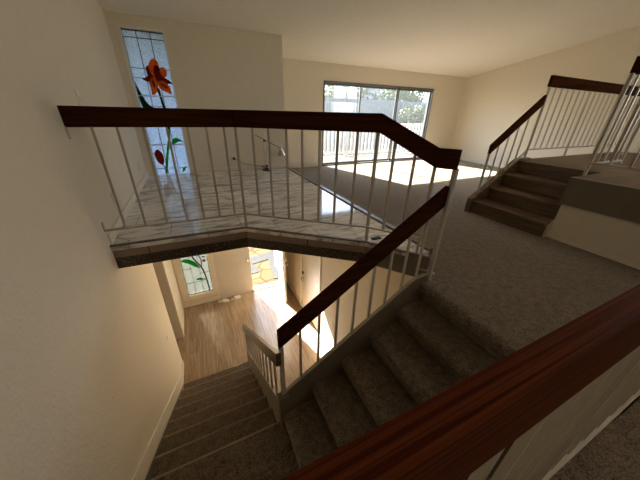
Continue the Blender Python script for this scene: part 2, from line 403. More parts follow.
# wood nosing between marble and carpet
struct('trim_foyer_nosing', MB().box(1.60, 1.665, 1.30, YF, -1.045, -0.985), M['nosing'], bevel=0.01)
struct('trim_foyer_riser', MB().box(1.62, 1.632, 1.30, YF, Z_LIV, -1.045), M['nosing'])
# edge of the platform above the stairwell
def offs(poly, d):
    out = []
    for i, p in enumerate(poly):
        a = Vector(poly[i]) - Vector(poly[i - 1]) if i else Vector(poly[1]) - Vector(poly[0])
        b = Vector(poly[i + 1]) - Vector(poly[i]) if i < len(poly) - 1 else a
        t = (a.normalized() + b.normalized()).normalized(); n = Vector((t.y, -t.x)); k = d / t.dot(a.normalized())
        out.append((poly[i][0] + n.x * k, poly[i][1] + n.y * k))
    return out
EDGE = [(XL, 2.39), (0.34, 2.37), (1.245, 1.665), (1.56, 1.235)]
def strip(poly, z0, z1, d):
    o = offs(poly, d); return MB().prism([*poly, *o[::-1]], 'z', z0, z1)
struct('trim_marble_edge', strip([(XL, 2.385), (0.338, 2.365), (1.24, 1.66), (1.52, 1.27)], -1.012, -0.998, 0.022), M['nosing'])
fa = strip(EDGE[:3], -1.12, -1.012, 0.012); struct('trim_platform_fascia', fa, M['fascia_wood'])
fb = strip(EDGE[:3], -1.22, -1.12, 0.012); struct('trim_platform_strip', fb, M['speckle'])
struct('trim_platform_side', strip(EDGE[2:], -1.22, -1.012, 0.012), M['taupe'])

# ================================================================== STAIRS
def stair_step_y(x0, x1, yn, z, d, riser):      # step facing +y, nosing at yn, top z
    prof = [(yn - d - 0.03, z)] + [(yn - 0.026 + 0.026 * math.sin(a), z - 0.026 + 0.026 * math.cos(a)) for a in [math.pi * i / 8 for i in range(9)]] + [(yn - 0.032, z - riser), (yn - d - 0.03, z - riser)]
    return MB().prism(prof, 'x', x0, x1)
t = thing('carpeted_staircase', (-0.2, 1.26, Z_ENT), 'long lower flight of brown carpeted stairs down to the light oak entry floor', 'staircase')
for k in range(1, 8):
    z = Z_LAND - k * RISE
    st = stair_step_y(XL + 0.045, 0.275 - 0.012 * k / 2, 1.26 + 0.251 * k, z, 0.251, RISE + (0.0 if k == 7 else 0.0))
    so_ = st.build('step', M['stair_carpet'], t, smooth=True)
    yy = 1.26 + 0.251 * k
    so_['_o'] = tuple(t.location)
    MB().tube((XL + 0.046, yy - 0.006, z - 0.008), (0.274 - 0.006 * k, yy - 0.006, z - 0.008), 0.0095, 10).build('lit_nosing_edge', M['lit_carpet'], so_, smooth=True)  # pale roll standing in for the lit edge of the nose
mb = MB().box(XL + 0.045, 0.275, 1.235, 1.262, Z_LAND - RISE, Z_LAND - 0.05); ro_ = mb.build('riser', M['stair_carpet'], t)
ro_['_o'] = tuple(t.location)
MB().tube((XL + 0.046, 1.256, Z_LAND - 0.006), (0.274, 1.256, Z_LAND - 0.006), 0.0095, 10).build('lit_nosing_edge', M['lit_carpet'], ro_, smooth=True)
SX = lambda y: 0.285 - (y - 1.2) * 0.022           # lower stringer drifts slightly
def skew_board(y0, y1, ztop, zbot, th, inner=0.0):
    vs = []
    for y in (y0, y1):
        x = SX(y) + inner
        vs += [(x, y, zbot(y)), (x + th, y, zbot(y)), (x + th, y, ztop(y)), (x, y, ztop(y))]
    return MB().add(vs, [(0, 3, 2, 1), (4, 5, 6, 7), (0, 1, 5, 4), (1, 2, 6, 5), (2, 3, 7, 6), (3, 0, 4, 7)])
s1top = lambda y: -2.0 - (y - 1.23) * 0.745
skew_board(1.20, 3.05, s1top, lambda y: max(Z_ENT, s1top(y) - 0.50), 0.035, -0.012).build('stringer', M['taupe_light'], t)

def stair_step_x(y0, y1, xn, z, d, riser, round_=0.045):   # rises to +x, nosing faces -x
    r = round_
    prof = [(xn + d + 0.03, z), (xn + r, z)]
    for i in range(9):
        a = math.pi / 2 + math.pi * (i / 8)
        prof.append((xn + r + r * math.cos(a), z - r + r * math.sin(a)))
    prof += [(xn + r + 0.008, z - riser), (xn + d + 0.03, z - riser)]
    return MB().prism([(a, b) for a, b in prof], 'y', y0, y1)
t2 = thing('carpeted_staircase', (0.4, 0.65, Z_LAND), 'upper flight of rounded brown carpeted stairs climbing right to the living room carpet', 'staircase')
for k in range(1, 6):
    z = Z_LIV - k * RISE
    xc = 1.809 - k * 0.248          # concave corner at the back of this tread
    s_ = stair_step_x(0.10, 1.214, xc - 0.248 - 0.03, z, 0.248 + 0.03, RISE)
    s_.build('step', M['stair_carpet'], t2, smooth=True)
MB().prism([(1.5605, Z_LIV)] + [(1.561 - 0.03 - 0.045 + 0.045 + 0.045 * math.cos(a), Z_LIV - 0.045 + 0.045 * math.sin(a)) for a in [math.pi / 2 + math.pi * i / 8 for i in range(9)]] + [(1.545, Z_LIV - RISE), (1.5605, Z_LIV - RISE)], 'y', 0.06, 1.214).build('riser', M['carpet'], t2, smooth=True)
s2top = lambda x: -1.935 + (x - 0.30) * 0.66
mb = MB().prism([(0.30, s2top(0.30)), (1.44, s2top(1.44)), (1.60, -1.17), (1.60, -1.42), (1.44, s2top(1.44) - 0.36), (0.30, -2.45)], 'y', 1.216, 1.252)
mb.build('stringer', M['taupe'], t2)
MB().box(0.272, 0.345, 1.19, 1.2525, Z_LAND - 0.6, s2top(0.30) + 0.01).build('stringer_foot', M['taupe'], t2)
MB().prism([(0.33, Z_LAND - 0.12), (1.56, -1.45), (1.56, -1.60), (0.33, -2.55)], 'y', 0.10, 1.14).build('soffit', M['wall'], t2)

# ================================================================== RAILINGS
HR_H, HR_W = 0.127, 0.036
def baluster(parent, p, z0, z1, r=0.0078, name='baluster'):
    MB().box(p[0] - r, p[0] + r, p[1] - r, p[1] + r, z0, z1).build(name, M['white'], parent)
def lerp(a, b, s): return tuple(a[i] + (b[i] - a[i]) * s for i in range(len(a)))
# --- foyer guard railing
t = thing('guard_railing', (0.34, 2.37, Z_FOY), 'dark wood railing with thin white balusters along the marble platform edge', 'railing')
RL = (XL, 2.39, 0.0); R1 = (0.34, 2.372, 0.0); R2 = (1.258, 1.662, 0.0); R3 = (1.500, 1.318, -0.200); R4 = (1.578, 1.205, -0.200)
MB().path([RL, R1, R2, R3, R4], HR_W, HR_H).build('handrail', M['mahogany'], t, bevel=0.003)
BZ = -0.866
MB().path([(XL, 2.385, BZ), (0.34, 2.365, BZ), (1.24, 1.665, BZ), (1.50, 1.318, BZ)], 0.022, 0.012).build('bottom_rail', M['white'], t)
MB().path([(1.50, 1.318, -1.125), (1.562, 1.225, -1.125)], 0.022, 0.014).build('lower_rail', M['white'], t)
MB().box(XL, XL + 0.006, 2.37, 2.40, -0.20, -0.12).build('wall_bracket', M['white'], t)
MB().box(XL, XL + 0.006, 2.37, 2.40, BZ - 0.01, BZ + 0.06).build('wall_bracket', M['white'], t)
for x in (-0.593, -0.453, -0.297, -0.148, -0.01, 0.124, 0.254): baluster(t, (x, 2.378 ), BZ, -0.12)
baluster(t, (0.343, 2.368), Z_FOY, -0.12, 0.010, 'post')
for x, y in ((0.46, 2.277), (0.568, 2.194), (0.687, 2.102), (0.79, 2.023), (0.902, 1.936), (1.012, 1.851), (1.130, 1.760)): baluster(t, (x, y), BZ, -0.12)
baluster(t, (1.246, 1.669), Z_FOY, -0.12, 0.010, 'post')
for x, y, z in ((1.325, 1.560, -0.18), (1.413, 1.437, -0.25)): baluster(t, (x, y), BZ, z)
baluster(t, (1.497, 1.320), -1.135, -0.32, 0.008, 'post')
MB().box(1.562, 1.590, 1.200, 1.228, Z_LIV - 0.02, -0.32).build('post', M['white'], t)
# --- railing of the upper flight (rises to the right)
t = thing('stair_railing', (0.31, 1.234, Z_LAND), 'sloping dark wood handrail with white balusters beside the upper carpeted flight', 'railing')
y = 1.234
MB().path([(0.298, y, -1.287), (1.562, y, -0.440)], HR_W, 0.145).build('handrail', M['mahogany'], t, bevel=0.003)
h2 = lambda x: -1.287 + (x - 0.298) * 0.670
MB().path([(0.315, y, s2top(0.315) + 0.014), (1.44, y, s2top(1.44) + 0.014), (1.57, y, -1.155)], 0.024, 0.016).build('bottom_rail', M['white'], t)
MB().box(0.300, 0.330, y - 0.014, y + 0.014, -2.05, h2(0.315) - 0.12).build('post', M['white'], t)
for k in range(1, 9):
    x = 0.315 + k * 0.1415; baluster(t, (x, y), s2top(x), h2(x) - 0.13)
# --- railing of the lower flight
t = thing('stair_railing', (0.26, 2.1, Z_ENT), 'short descending handrail with close white balusters beside the lower carpeted flight', 'railing')
h1 = lambda y: -1.435 - (y - 1.19) * 0.745
RX = lambda y: 0.288 - (y - 1.2) * 0.028
MB().path([(RX(1.20), 1.20, h1(1.20)), (RX(3.02), 3.02, h1(3.02))], HR_W, HR_H).build('handrail', M['mahog_gloss'], t, bevel=0.003)
MB().path([(SX(1.24), 1.24, s1top(1.24) + 0.014), (SX(3.02), 3.02, s1top(3.02) + 0.014)], 0.022, 0.014).build('bottom_rail', M['white'], t)
for k in range(12):
    y = 1.33 + k * 0.148
    x = (RX(y) + SX(y)) / 2
    baluster(t, (x, y), s1top(y), h1(y) - 0.11)
# --- near railing right under the camera
t = thing('guard_railing', (1.5, 0.074, Z_LIV), 'close reddish-brown wood rail in the foreground with overlapping white balusters', 'railing')
MB().box(XL, 3.45, 0.0566, 0.0913, -0.236 - 0.127, -0.236).build('handrail', M['near_wood'], t)
MB().box(XL, 3.45, 0.056, 0.088, -1.217, -1.200).build('bottom_rail', M['white'], t)
for k in range(34):
    x = -0.62 + 0.1185 * k
    if x < 3.42: MB().box(x - 0.0075, x + 0.0075, 0.0665, 0.0815, -1.20, -0.35).build('baluster', M['white'], t)
for x in (0.86, 2.4): MB().box(x - 0.015, x + 0.015, 0.059, 0.089, Z_LIV, -0.35).build('post', M['white'], t)

# ================================================================== UPPER WOODEN STAIR AND LANDING
SYL, SYR = 2.22, 1.335
t = thing('wooden_staircase', (3.8, 1.78, Z_LIV), 'four dark wooden steps rising from the living room carpet to the upper landing', 'staircase')
RU = (Z_UP - Z_LIV) / 4
for k in range(4):
    xn = 3.385 + 0.25 * k; z = Z_LIV + RU * (k + 1)
    mb = MB().box(xn, xn + (0.32 if k < 3 else 0.10), SYR, SYL, z - 0.03, z)
    mb.build('tread', M['walnut'], t, bevel=0.006)
    MB().box(xn + 0.025, xn + 0.045, SYR, SYL, z - RU, z - 0.03).build('riser', M['walnut'], t)
MB().prism([(3.43, Z_LIV), (4.17, Z_LIV), (4.17, Z_UP - 0.04), (3.43, Z_LIV + 0.13)], 'y', 1.322, 1.336).build('side_panel', M['wall'], t)
mb = MB().prism([(3.36, Z_LIV), (4.40, Z_LIV), (4.40, Z_UP + 0.02), (4.15, Z_UP + 0.02), (3.36, Z_LIV + 0.19)], 'y', SYL, SYL + 0.075)
mb.build('stringer', M['walnut'], t)
struct('floor_upper', MB().box(4.17, X_RIGHT, SYR, 2.27, Z_UP - 0.10, Z_UP).box(3.53, X_RIGHT, Y_BACK, SYR, Z_UP - 0.10, Z_UP), M['up_floor'])
struct('wall_upper_side', MB().box(3.50, 3.64, Y_BACK, 1.32, Z_LIV, -0.825), M['wall'])
struct('wall_upper_side', MB().box(4.18, X_RIGHT, 1.25, 1.32, Z_LIV, Z_UP - 0.1), M['wall'])
struct('wall_upper_side', MB().box(4.41, X_RIGHT, 2.19, 2.27, Z_LIV, Z_UP - 0.1), M['wall'])
struct('trim_upper_fascia', MB().box(3.475, 3.53, Y_BACK, 1.335, -0.825, Z_UP + 0.002), M['taupe'])
struct('baseboard_upper_side', MB().box(3.486, 3.50, Y_BACK, 1.32, Z_LIV, Z_LIV + 0.05), M['trim'])
# railing beside the wooden steps and along the landing
t = thing('guard_railing', (4.3, 2.25, Z_UP), 'dark wood railing with white balusters climbing the wooden steps and along the landing', 'railing')
Yr = 2.25
MB().path([(3.46, Yr, -0.330), (4.262, Yr, 0.262)], HR_W, 0.115).build('sloped_handrail', M['mahogany'], t, bevel=0.003)
MB().path([(4.25, Yr, 0.478), (6.95, Yr, 0.478)], HR_W, HR_H).build('handrail', M['mahogany'], t, bevel=0.003)
hs = lambda x: -0.330 + (x - 3.46) * 0.738
bs = lambda x: -1.06 + (x - 3.42) * 0.755
MB().path([(3.44, Yr, bs(3.44)), (4.29, Yr, bs(4.29))], 0.02, 0.02).build('sloped_bottom_rail', M['white'], t)
MB().path([(4.28, Yr, -0.405), (6.95, Yr, -0.405)], 0.02, 0.018).build('bottom_rail', M['white'], t)
MB().tube((3.47, Yr, -1.05), (3.47, Yr, hs(3.47) - 0.11), 0.015).build('post', M['white'], t, smooth=True)
for x in (3.62, 3.77, 3.92, 4.07): baluster(t, (x, Yr), bs(x) - 0.01, hs(x) - 0.10, 0.007)
for x in (4.285, 5.33, 6.40): MB().tube((x, Yr, Z_UP), (x, Yr, 0.36), 0.015).build('post', M['white'], t, smooth=True)
x = 4.285 + 0.149; n = 0
while x < 6.9:
    if min(abs(x - p) for p in (5.33, 6.40)) > 0.06: baluster(t, (x, Yr), -0.42, 0.36, 0.007)
    x += 0.149
# railing on the near side of the landing
t = thing('guard_railing', (3.75, 1.30, Z_UP), 'white-post railing at the right edge of the photo above the grey landing fascia', 'railing')
MB().path([(3.735, 1.345, 0.505), (3.735, -0.9, 0.505)], HR_W, HR_H).build('handrail', M['mahogany'], t, bevel=0.003)
MB().path([(3.735, 1.33, -0.405), (3.735, -0.9, -0.405)], 0.026, 0.022).build('bottom_rail', M['white'], t)
MB().path([(3.74, 1.33, -0.415), (4.45, 1.33, -0.415)], 0.02, 0.018).build('return_bottom_rail', M['white'], t)
MB().path([(3.76, 1.33, 0.505), (4.47, 1.33, 0.505)], HR_W, HR_H).build('return_handrail', M['mahogany'], t, bevel=0.003)
MB().tube((3.735, 1.33, Z_UP), (3.735, 1.33, 0.39), 0.017).build('post', M['white'], t, smooth=True)
MB().tube((4.45, 1.33, -0.46), (4.45, 1.33, 0.39), 0.017).build('post', M['white'], t, smooth=True)
for k in range(1, 5): baluster(t, (3.735 + 0.143 * k, 1.33), -0.42, 0.39, 0.0075)
for k in range(1, 15): baluster(t, (3.735, 1.33 - 0.15 * k), -0.41, 0.39, 0.0075)

# ================================================================== STAINED GLASS WINDOWS
def flat(name, mat, parent, poly, y, th=0.006):
    return MB().prism(poly, 'y', y, y + th).build(name, mat, parent)
def ribbon(pts, w):
    L, R = [], []
    for i, p in enumerate(pts):
        a = Vector(pts[min(i + 1, len(pts) - 1)]) - Vector(pts[max(i - 1, 0)]); a.normalize()
        ww = w[i] if isinstance(w, (list, tuple)) else w
        n = Vector((-a.y, a.x)) * ww / 2; L.append((p[0] + n.x, p[1] + n.y)); R.append((p[0] - n.x, p[1] - n.y))
    return L + R[::-1]
def blob(cx, cz, rx, rz, rot=0, n=12, point=0):
    out = []
    for i in range(n):
        a = 2 * math.pi * i / n; k = 1 + (point if i == 0 else 0)
        x, z = rx * k * math.cos(a), rz * math.sin(a)
        out.append((cx + x * math.cos(rot) - z * math.sin(rot), cz + x * math.sin(rot) + z * math.cos(rot)))
    return out
def smooth_curve(pts, n=6):
    out = []
    for i in range(len(pts) - 1):
        p0 = Vector(pts[max(i - 1, 0)]); p1 = Vector(pts[i]); p2 = Vector(pts[i + 1]); p3 = Vector(pts[min(i + 2, len(pts) - 1)])
        for k in range(n):
            s = k / n
            q = 0.5 * ((2 * p1) + (-p0 + p2) * s + (2 * p0 - 5 * p1 + 4 * p2 - p3) * s * s + (-p0 + 3 * p1 - 3 * p2 + p3) * s ** 3)
            out.append((q.x, q.y))
    out.append(tuple(pts[-1])); return out
GY = YF + 0.035
w = thing('window_1', (-0.36, YF, Z_FOY), kind='structure', label='tall stained glass window with an orange flower in the foyer')
mb = MB()
mb.box(WX0, WX0 + 0.04, YF - 0.012, YF + 0.07, Z_FOY, 0.975); mb.box(WX1 - 0.02, WX1, YF - 0.012, YF + 0.07, Z_FOY, 0.975)
mb.box(WX0, WX1, YF - 0.014, YF + 0.07, 0.94, 0.975)
mb.build('window_frame', M['plate'], w)
MB().box(WX0 + 0.03, WX1 - 0.015, GY + 0.006, GY + 0.012, Z_FOY, 0.945).build('glass_pane', M['cathedral'], w)
mb = MB()
for x in (-0.435, -0.272): mb.box(x - 0.004, x + 0.004, GY, GY + 0.012, -0.99, 0.94)
for z, a, b in ((0.855, -0.61, -0.1), (0.50, -0.61, -0.33), (0.50, -0.2, -0.1), (0.02, -0.55, -0.30), (-0.25, -0.61, -0.3), (0.38, -0.61, -0.44)): mb.box(a, b, GY, GY + 0.012, z - 0.0035, z + 0.0035)
mb.box(-0.606, -0.598, GY, GY + 0.012, Z_FOY, 0.94); mb.box(-0.108, -0.102, GY, GY + 0.012, Z_FOY, 0.94); mb.box(-0.6, -0.1, GY, GY + 0.012, 0.928, 0.94)
mb.build('came', M['came'], w)
mb = MB()
for z in (0.155, -0.53, -0.90): mb.box(-0.60, -0.105, GY - 0.012, GY - 0.004, z - 0.007, z + 0.007)
mb.build('muntin', M['ext_white'], w)
G2 = GY - 0.003
flat('flower_petal', M['st_orange'], w, smooth_curve([(-0.37, 0.46), (-0.375, 0.54), (-0.33, 0.61), (-0.28, 0.625), (-0.24, 0.585), (-0.245, 0.50), (-0.27, 0.40), (-0.33, 0.36), (-0.37, 0.46)])[:-1], G2 - 0.001)
flat('flower_petal', M['st_red'], w, smooth_curve([(-0.41, 0.42), (-0.415, 0.50), (-0.385, 0.54), (-0.365, 0.50), (-0.355, 0.42), (-0.41, 0.42)])[:-1], G2)
flat('flower_petal', M['st_red'], w, smooth_curve([(-0.325, 0.47), (-0.30, 0.545), (-0.245, 0.535), (-0.225, 0.45), (-0.24, 0.37), (-0.30, 0.35), (-0.32, 0.40), (-0.325, 0.47)])[:-1], G2 - 0.004)
flat('flower_petal', M['st_orange'], w, blob(-0.20, 0.47, 0.048, 0.066), G2 - 0.005)
flat('flower_petal', M['st_red'], w, smooth_curve([(-0.49, 0.37), (-0.43, 0.40), (-0.38, 0.44), (-0.34, 0.41), (-0.36, 0.355), (-0.43, 0.335), (-0.49, 0.37)])[:-1], G2 - 0.002)
flat('flower_petal', M['st_red'], w, smooth_curve([(-0.30, 0.40), (-0.22, 0.41), (-0.16, 0.38), (-0.108, 0.335), (-0.16, 0.325), (-0.24, 0.345), (-0.30, 0.40)])[:-1], G2 - 0.002)
flat('flower_petal', M['st_orange'], w, smooth_curve([(-0.31, 0.37), (-0.36, 0.395), (-0.41, 0.33), (-0.405, 0.24), (-0.41, 0.17), (-0.345, 0.20), (-0.305, 0.28), (-0.31, 0.37)])[:-1], G2 - 0.003)
flat('flower_petal', M['st_red'], w, blob(-0.357, 0.315, 0.016, 0.05), G2 - 0.005)
flat('flower_petal', M['st_orange'], w, smooth_curve([(-0.31, 0.365), (-0.25, 0.37), (-0.18, 0.33), (-0.15, 0.26), (-0.150, 0.19), (-0.22, 0.22), (-0.29, 0.26), (-0.31, 0.365)])[:-1], G2 - 0.0035)
flat('flower_petal', M['st_red'], w, blob(-0.225, 0.295, 0.055, 0.013, -0.6), G2 - 0.006)
flat('stem', M['st_dgreen'], w, ribbon(smooth_curve([(-0.315, 0.26), (-0.30, 0.10), (-0.285, -0.10), (-0.29, -0.30)]), 0.034), G2 - 0.002)
flat('stem', M['st_green'], w, ribbon(smooth_curve([(-0.29, -0.30), (-0.315, -0.45), (-0.37, -0.62), (-0.42, -0.80), (-0.47, -0.99)]), 0.036), G2 - 0.002)
flat('leaf', M['st_dgreen'], w, smooth_curve([(-0.59, 0.34), (-0.55, 0.20), (-0.50, 0.07), (-0.43, 0.0), (-0.33, -0.02), (-0.36, -0.09), (-0.45, -0.11), (-0.55, -0.04), (-0.585, 0.10), (-0.59, 0.34)])[:-1], G2 - 0.001)
flat('leaf', M['st_green'], w, smooth_curve([(-0.31, -0.55), (-0.27, -0.46), (-0.20, -0.43), (-0.11, -0.50), (-0.18, -0.485), (-0.25, -0.52), (-0.31, -0.55)])[:-1], G2 - 0.001)
flat('flower_bud', M['st_red'], w, smooth_curve([(-0.575, -0.66), (-0.52, -0.60), (-0.46, -0.66), (-0.455, -0.77), (-0.49, -0.84), (-0.55, -0.79), (-0.575, -0.66)])[:-1], G2)
flat('stem', M['st_green'], w, ribbon([(-0.49, -0.83), (-0.47, -0.88), (-0.455, -0.94)], 0.018), G2)
flat('leaf', M['st_green'], w, [(-0.235, -0.985), (-0.20, -0.91), (-0.145, -0.865), (-0.17, -0.95)], G2)

w = thing('window_2', (-0.36, YF, Z_ENT), kind='structure', label='lower stained glass window with green stems beside the front door')
mb = MB()
mb.box(WX0 - 0.06, WX0 + 0.055, YF - 0.014, YF + 0.07, -3.56, -1.5); mb.box(WX1 - 0.02, WX1 + 0.05, YF - 0.014, YF + 0.07, -3.56, -1.5)
mb.box(WX0 - 0.06, WX1 + 0.05, YF - 0.016, YF + 0.07, -3.59, -3.50)
mb.build('window_frame', M['trim'], w)
MB().box(WX0 + 0.05, WX1 - 0.01, GY + 0.006, GY + 0.012, -3.50, -1.5).build('glass_pane', M['cathedral_low'], w)
mb = MB()
mb.box(-0.59, -0.58, GY, GY + 0.012, -3.5, -1.5); mb.box(-0.112, -0.104, GY, GY + 0.012, -3.5, -1.5); mb.box(-0.59, -0.10, GY, GY + 0.012, -3.50, -3.49)
for x in (-0.44, -0.29): mb.box(x - 0.003, x + 0.003, GY, GY + 0.012, -3.49, -1.5)
for z, a, b in ((-2.88, -0.58, -0.42), (-3.22, -0.58, -0.25), (-3.03, -0.3, -0.1), (-2.6, -0.58, -0.1)): mb.box(a, b, GY, GY + 0.012, z - 0.003, z + 0.003)
mb.build('came', M['came'], w)
flat('stem', M['st_dgreen'], w, ribbon(smooth_curve([(-0.44, -1.9), (-0.42, -2.3), (-0.39, -2.53), (-0.33, -2.72), (-0.245, -2.88), (-0.205, -3.07), (-0.185, -3.28), (-0.175, -3.49)]), 0.026), G2 - 0.002)
flat('stem', M['st_dgreen'], w, ribbon(smooth_curve([(-0.33, -2.1), (-0.29, -2.4), (-0.27, -2.56), (-0.225, -2.72), (-0.235, -2.86)]), 0.018), G2 - 0.003)
flat('leaf', M['st_green'], w, smooth_curve([(-0.585, -2.69), (-0.53, -2.65), (-0.44, -2.67), (-0.34, -2.75), (-0.27, -2.90), (-0.36, -2.85), (-0.46, -2.76), (-0.585, -2.69)])[:-1], G2 - 0.001)
flat('leaf', M['st_green'], w, smooth_curve([(-0.40, -3.17), (-0.34, -3.13), (-0.27, -3.15), (-0.20, -3.20), (-0.28, -3.19), (-0.40, -3.17)])[:-1], G2 - 0.001)
flat('leaf', M['came'], w, blob(-0.175, -2.66, 0.03, 0.018), G2 - 0.001)
flat('leaf', M['came'], w, blob(-0.175, -2.75, 0.034, 0.03), G2 - 0.001)

# ================================================================== DOORS
def lever(parent, p, axis, s=1):
    x, y, z = p
    if axis == 'x':
        MB().tube((x, y, z), (x - 0.012 * s, y, z), 0.030, 16).tube((x - 0.012 * s, y, z), (x - 0.05 * s, y, z), 0.010).tube((x - 0.05 * s, y + 0.012, z), (x - 0.05 * s, y - 0.11, z - 0.006), 0.009).build('door_handle', M['chrome'], parent, smooth=False)
        MB().tube((x, y, z + 0.13), (x - 0.02 * s, y, z + 0.13), 0.028, 16).build('deadbolt', M['black'], parent)
    else:
        MB().tube((x, y, z), (x, y - 0.012, z), 0.026, 16).tube((x, y - 0.012, z), (x, y - 0.04, z), 0.009).ball((x, y - 0.052, z), 0.026).build('door_knob', M['chrome'], parent, smooth=True)
d = thing('door_1', (0.36, YF, Z_ENT), kind='structure', label='closed cream leaf of the double front door beside the stained glass')
MB().box(0.0, 0.715, YF, YF + 0.04, Z_ENT + 0.01, DZT).build('door_leaf', M['door'], d, bevel=0.003)
MB().box(-0.03, 0.005, YF - 0.012, YF + 0.06, Z_ENT, DZT).build('door_frame', M['trim'], d)
lever(d, (0.654, YF, -2.90), 'y')
MB().box(0.713, 0.722, YF - 0.004, YF + 0.05, Z_ENT + 0.01, DZT).build('astragal', M['trim'], d)
# open leaf: hinge at (1.38, 5.02), free end at (1.262, 4.33)
hx, hy, ex, ey = 1.385, 5.02, 1.268, 4.335
d = thing('door_2', (hx, hy, Z_ENT), kind='structure', label='open front door leaf swung inward with sunlight beside it')
dirv = Vector((ex - hx, ey - hy, 0)).normalized(); nv = Vector((-dirv.y, dirv.x, 0))
L = 0.695
def leafbox(a0, a1, n0, n1, z0, z1):
    vs = []
    for z in (z0, z1):
        for n in (n0, n1):
            for a in (a0, a1):
                q = Vector((hx, hy, z)) + dirv * a + nv * n; vs.append(tuple(q))
    return MB().add(vs, [(0, 2, 3, 1), (4, 5, 7, 6), (0, 1, 5, 4), (2, 6, 7, 3), (0, 4, 6, 2), (1, 3, 7, 5)])
leafbox(0, L, 0, 0.042, Z_ENT + 0.012, DZT).build('door_leaf', M['door'], d, bevel=0.003)
p = Vector((hx, hy, -2.84)) + dirv * (L - 0.07)
for sgn, off in ((-1, 0.0), (1, 0.042)):
    q = p + nv * off; q2 = q + nv * sgn * 0.05
    MB().tube(q, q + nv * sgn * 0.012, 0.028, 14).tube(q, q2, 0.010).tube(q2 + dirv * 0.01, q2 - dirv * 0.11, 0.010).build('door_handle', M['chrome'], d)
    q = p + Vector((0, 0, 0.14)) + nv * off
    MB().tube(q, q + nv * sgn * 0.03, 0.026, 14).build('deadbolt', M['chrome'], d)
leafbox(0.01, L, -0.004, 0.0, Z_ENT + 0.012, DZT).build('outer_skin', M['alu'], d)
leafbox(L - 0.001, L + 0.002, 0.010, 0.032, -2.95, -2.65).build('latch_plate', M['chrome'], d)
struct('trim_threshold', MB().box(0.72, 1.40, YF - 0.02, YF + T2, Z_ENT, Z_ENT + 0.018), M['alu'])
struct('trim_front_door_jamb', MB().box(1.385, 1.42, YF - 0.012, YF + T2, Z_ENT, DZT).box(0.0, 1.42, YF - 0.012, YF + T2, DZT - 0.03, DZT), M['trim'])
# interior door in the right wall
d = thing('door_3', (X_ENTR, 3.68, Z_ENT), kind='structure', label='cream interior door with lever handle in the right entry wall')
MB().box(X_ENTR + 0.012, X_ENTR + 0.05, E3Y0 + 0.01, E3Y1 - 0.01, Z_ENT + 0.01, E3Z).build('door_leaf', M['door'], d, bevel=0.002)
mb = MB().box(X_ENTR - 0.014, X_ENTR, E3Y0 - 0.06, E3Y0, Z_ENT, E3Z + 0.06).box(X_ENTR - 0.014, X_ENTR, E3Y1, E3Y1 + 0.06, Z_ENT, E3Z + 0.06).box(X_ENTR - 0.014, X_ENTR, E3Y0, E3Y1, E3Z, E3Z + 0.06)
mb.build('door_frame', M['trim'], d)
lever(d, (X_ENTR + 0.012, E3Y1 - 0.08, -2.98), 'x')
for z in (-2.24, -2.85, -3.5): MB().box(X_ENTR + 0.004, X_ENTR + 0.014, E3Y0 + 0.002, E3Y0 + 0.03, z - 0.045, z + 0.045).build('hinge', M['chrome'], d)
struct('door_3_back', MB().box(X_ENTR + T, X_ENTR + T + 0.02, E3Y0 - 0.1, E3Y1 + 0.1, -4.0, -1.3), M['wall']) if False else None
# cased opening in the left wall
d = thing('door_4', (XL - 0.06, 3.8, Z_ENT), kind='structure', label='cased doorway in the left entry wall')
mb = MB().box(XL - T, XL + 0.006, DY1 - 0.02, DY1, Z_ENT, DZ).box(XL - T, XL, DY0, DY0 + 0.004, Z_ENT, DZ).box(XL - T, XL, DY0, DY1, DZ - 0.02, DZ)
mb.build('jamb', M['trim'], d)
MB().box(XL, XL + 0.014, DY1 - 0.005, DY1 + 0.07, Z_ENT, DZ + 0.06).box(XL, XL + 0.010, DY1 + 0.08, YF - 0.08, Z_ENT, Z_ENT + 0.09).build('casing', M['trim'], d)
# sliding glass door
d = thing('door_5', (4.5, Y_LIV, Z_LIV), kind='structure', label='wide sliding glass door of the living room with deck beyond')
mb = MB()
F = 0.035
mb.box(SX0, SX0 + F, Y_LIV - 0.01, Y_LIV + T2, Z_LIV, SZT); mb.box(SX1 - F, SX1, Y_LIV - 0.01, Y_LIV + T2, Z_LIV, SZT)
mb.box(SX0, SX1, Y_LIV - 0.01, Y_LIV + T2, SZT - 0.04, SZT); mb.box(SX0, SX1, Y_LIV - 0.01, Y_LIV + T2, Z_LIV, Z_LIV + 0.03)
mb.build('door_frame', M['alu'], d)
xs = [SX0 + F, 3.885, 5.005, SX1 - F]
for i in range(3):
    a, b = xs[i], xs[i + 1]; yy = Y_LIV + (0.05 if i != 1 else 0.09)
    MB().box(a, a + 0.03, yy, yy + 0.03, Z_LIV + 0.03, SZT - 0.04).box(b - 0.03, b, yy, yy + 0.03, Z_LIV + 0.03, SZT - 0.04).box(a, b, yy, yy + 0.03, Z_LIV + 0.03, Z_LIV + 0.07).box(a, b, yy, yy + 0.03, SZT - 0.075, SZT - 0.04).build('sash', M['alu'], d)
    MB().box(a + 0.03, b - 0.03, yy + 0.012, yy + 0.018, Z_LIV + 0.07, SZT - 0.075).build('glass_pane', M['hazy_glass'], d)
MB().box(5.02, 5.035, Y_LIV + 0.02, Y_LIV + 0.05, -0.35, -0.15).build('pull_handle', M['black'], d)
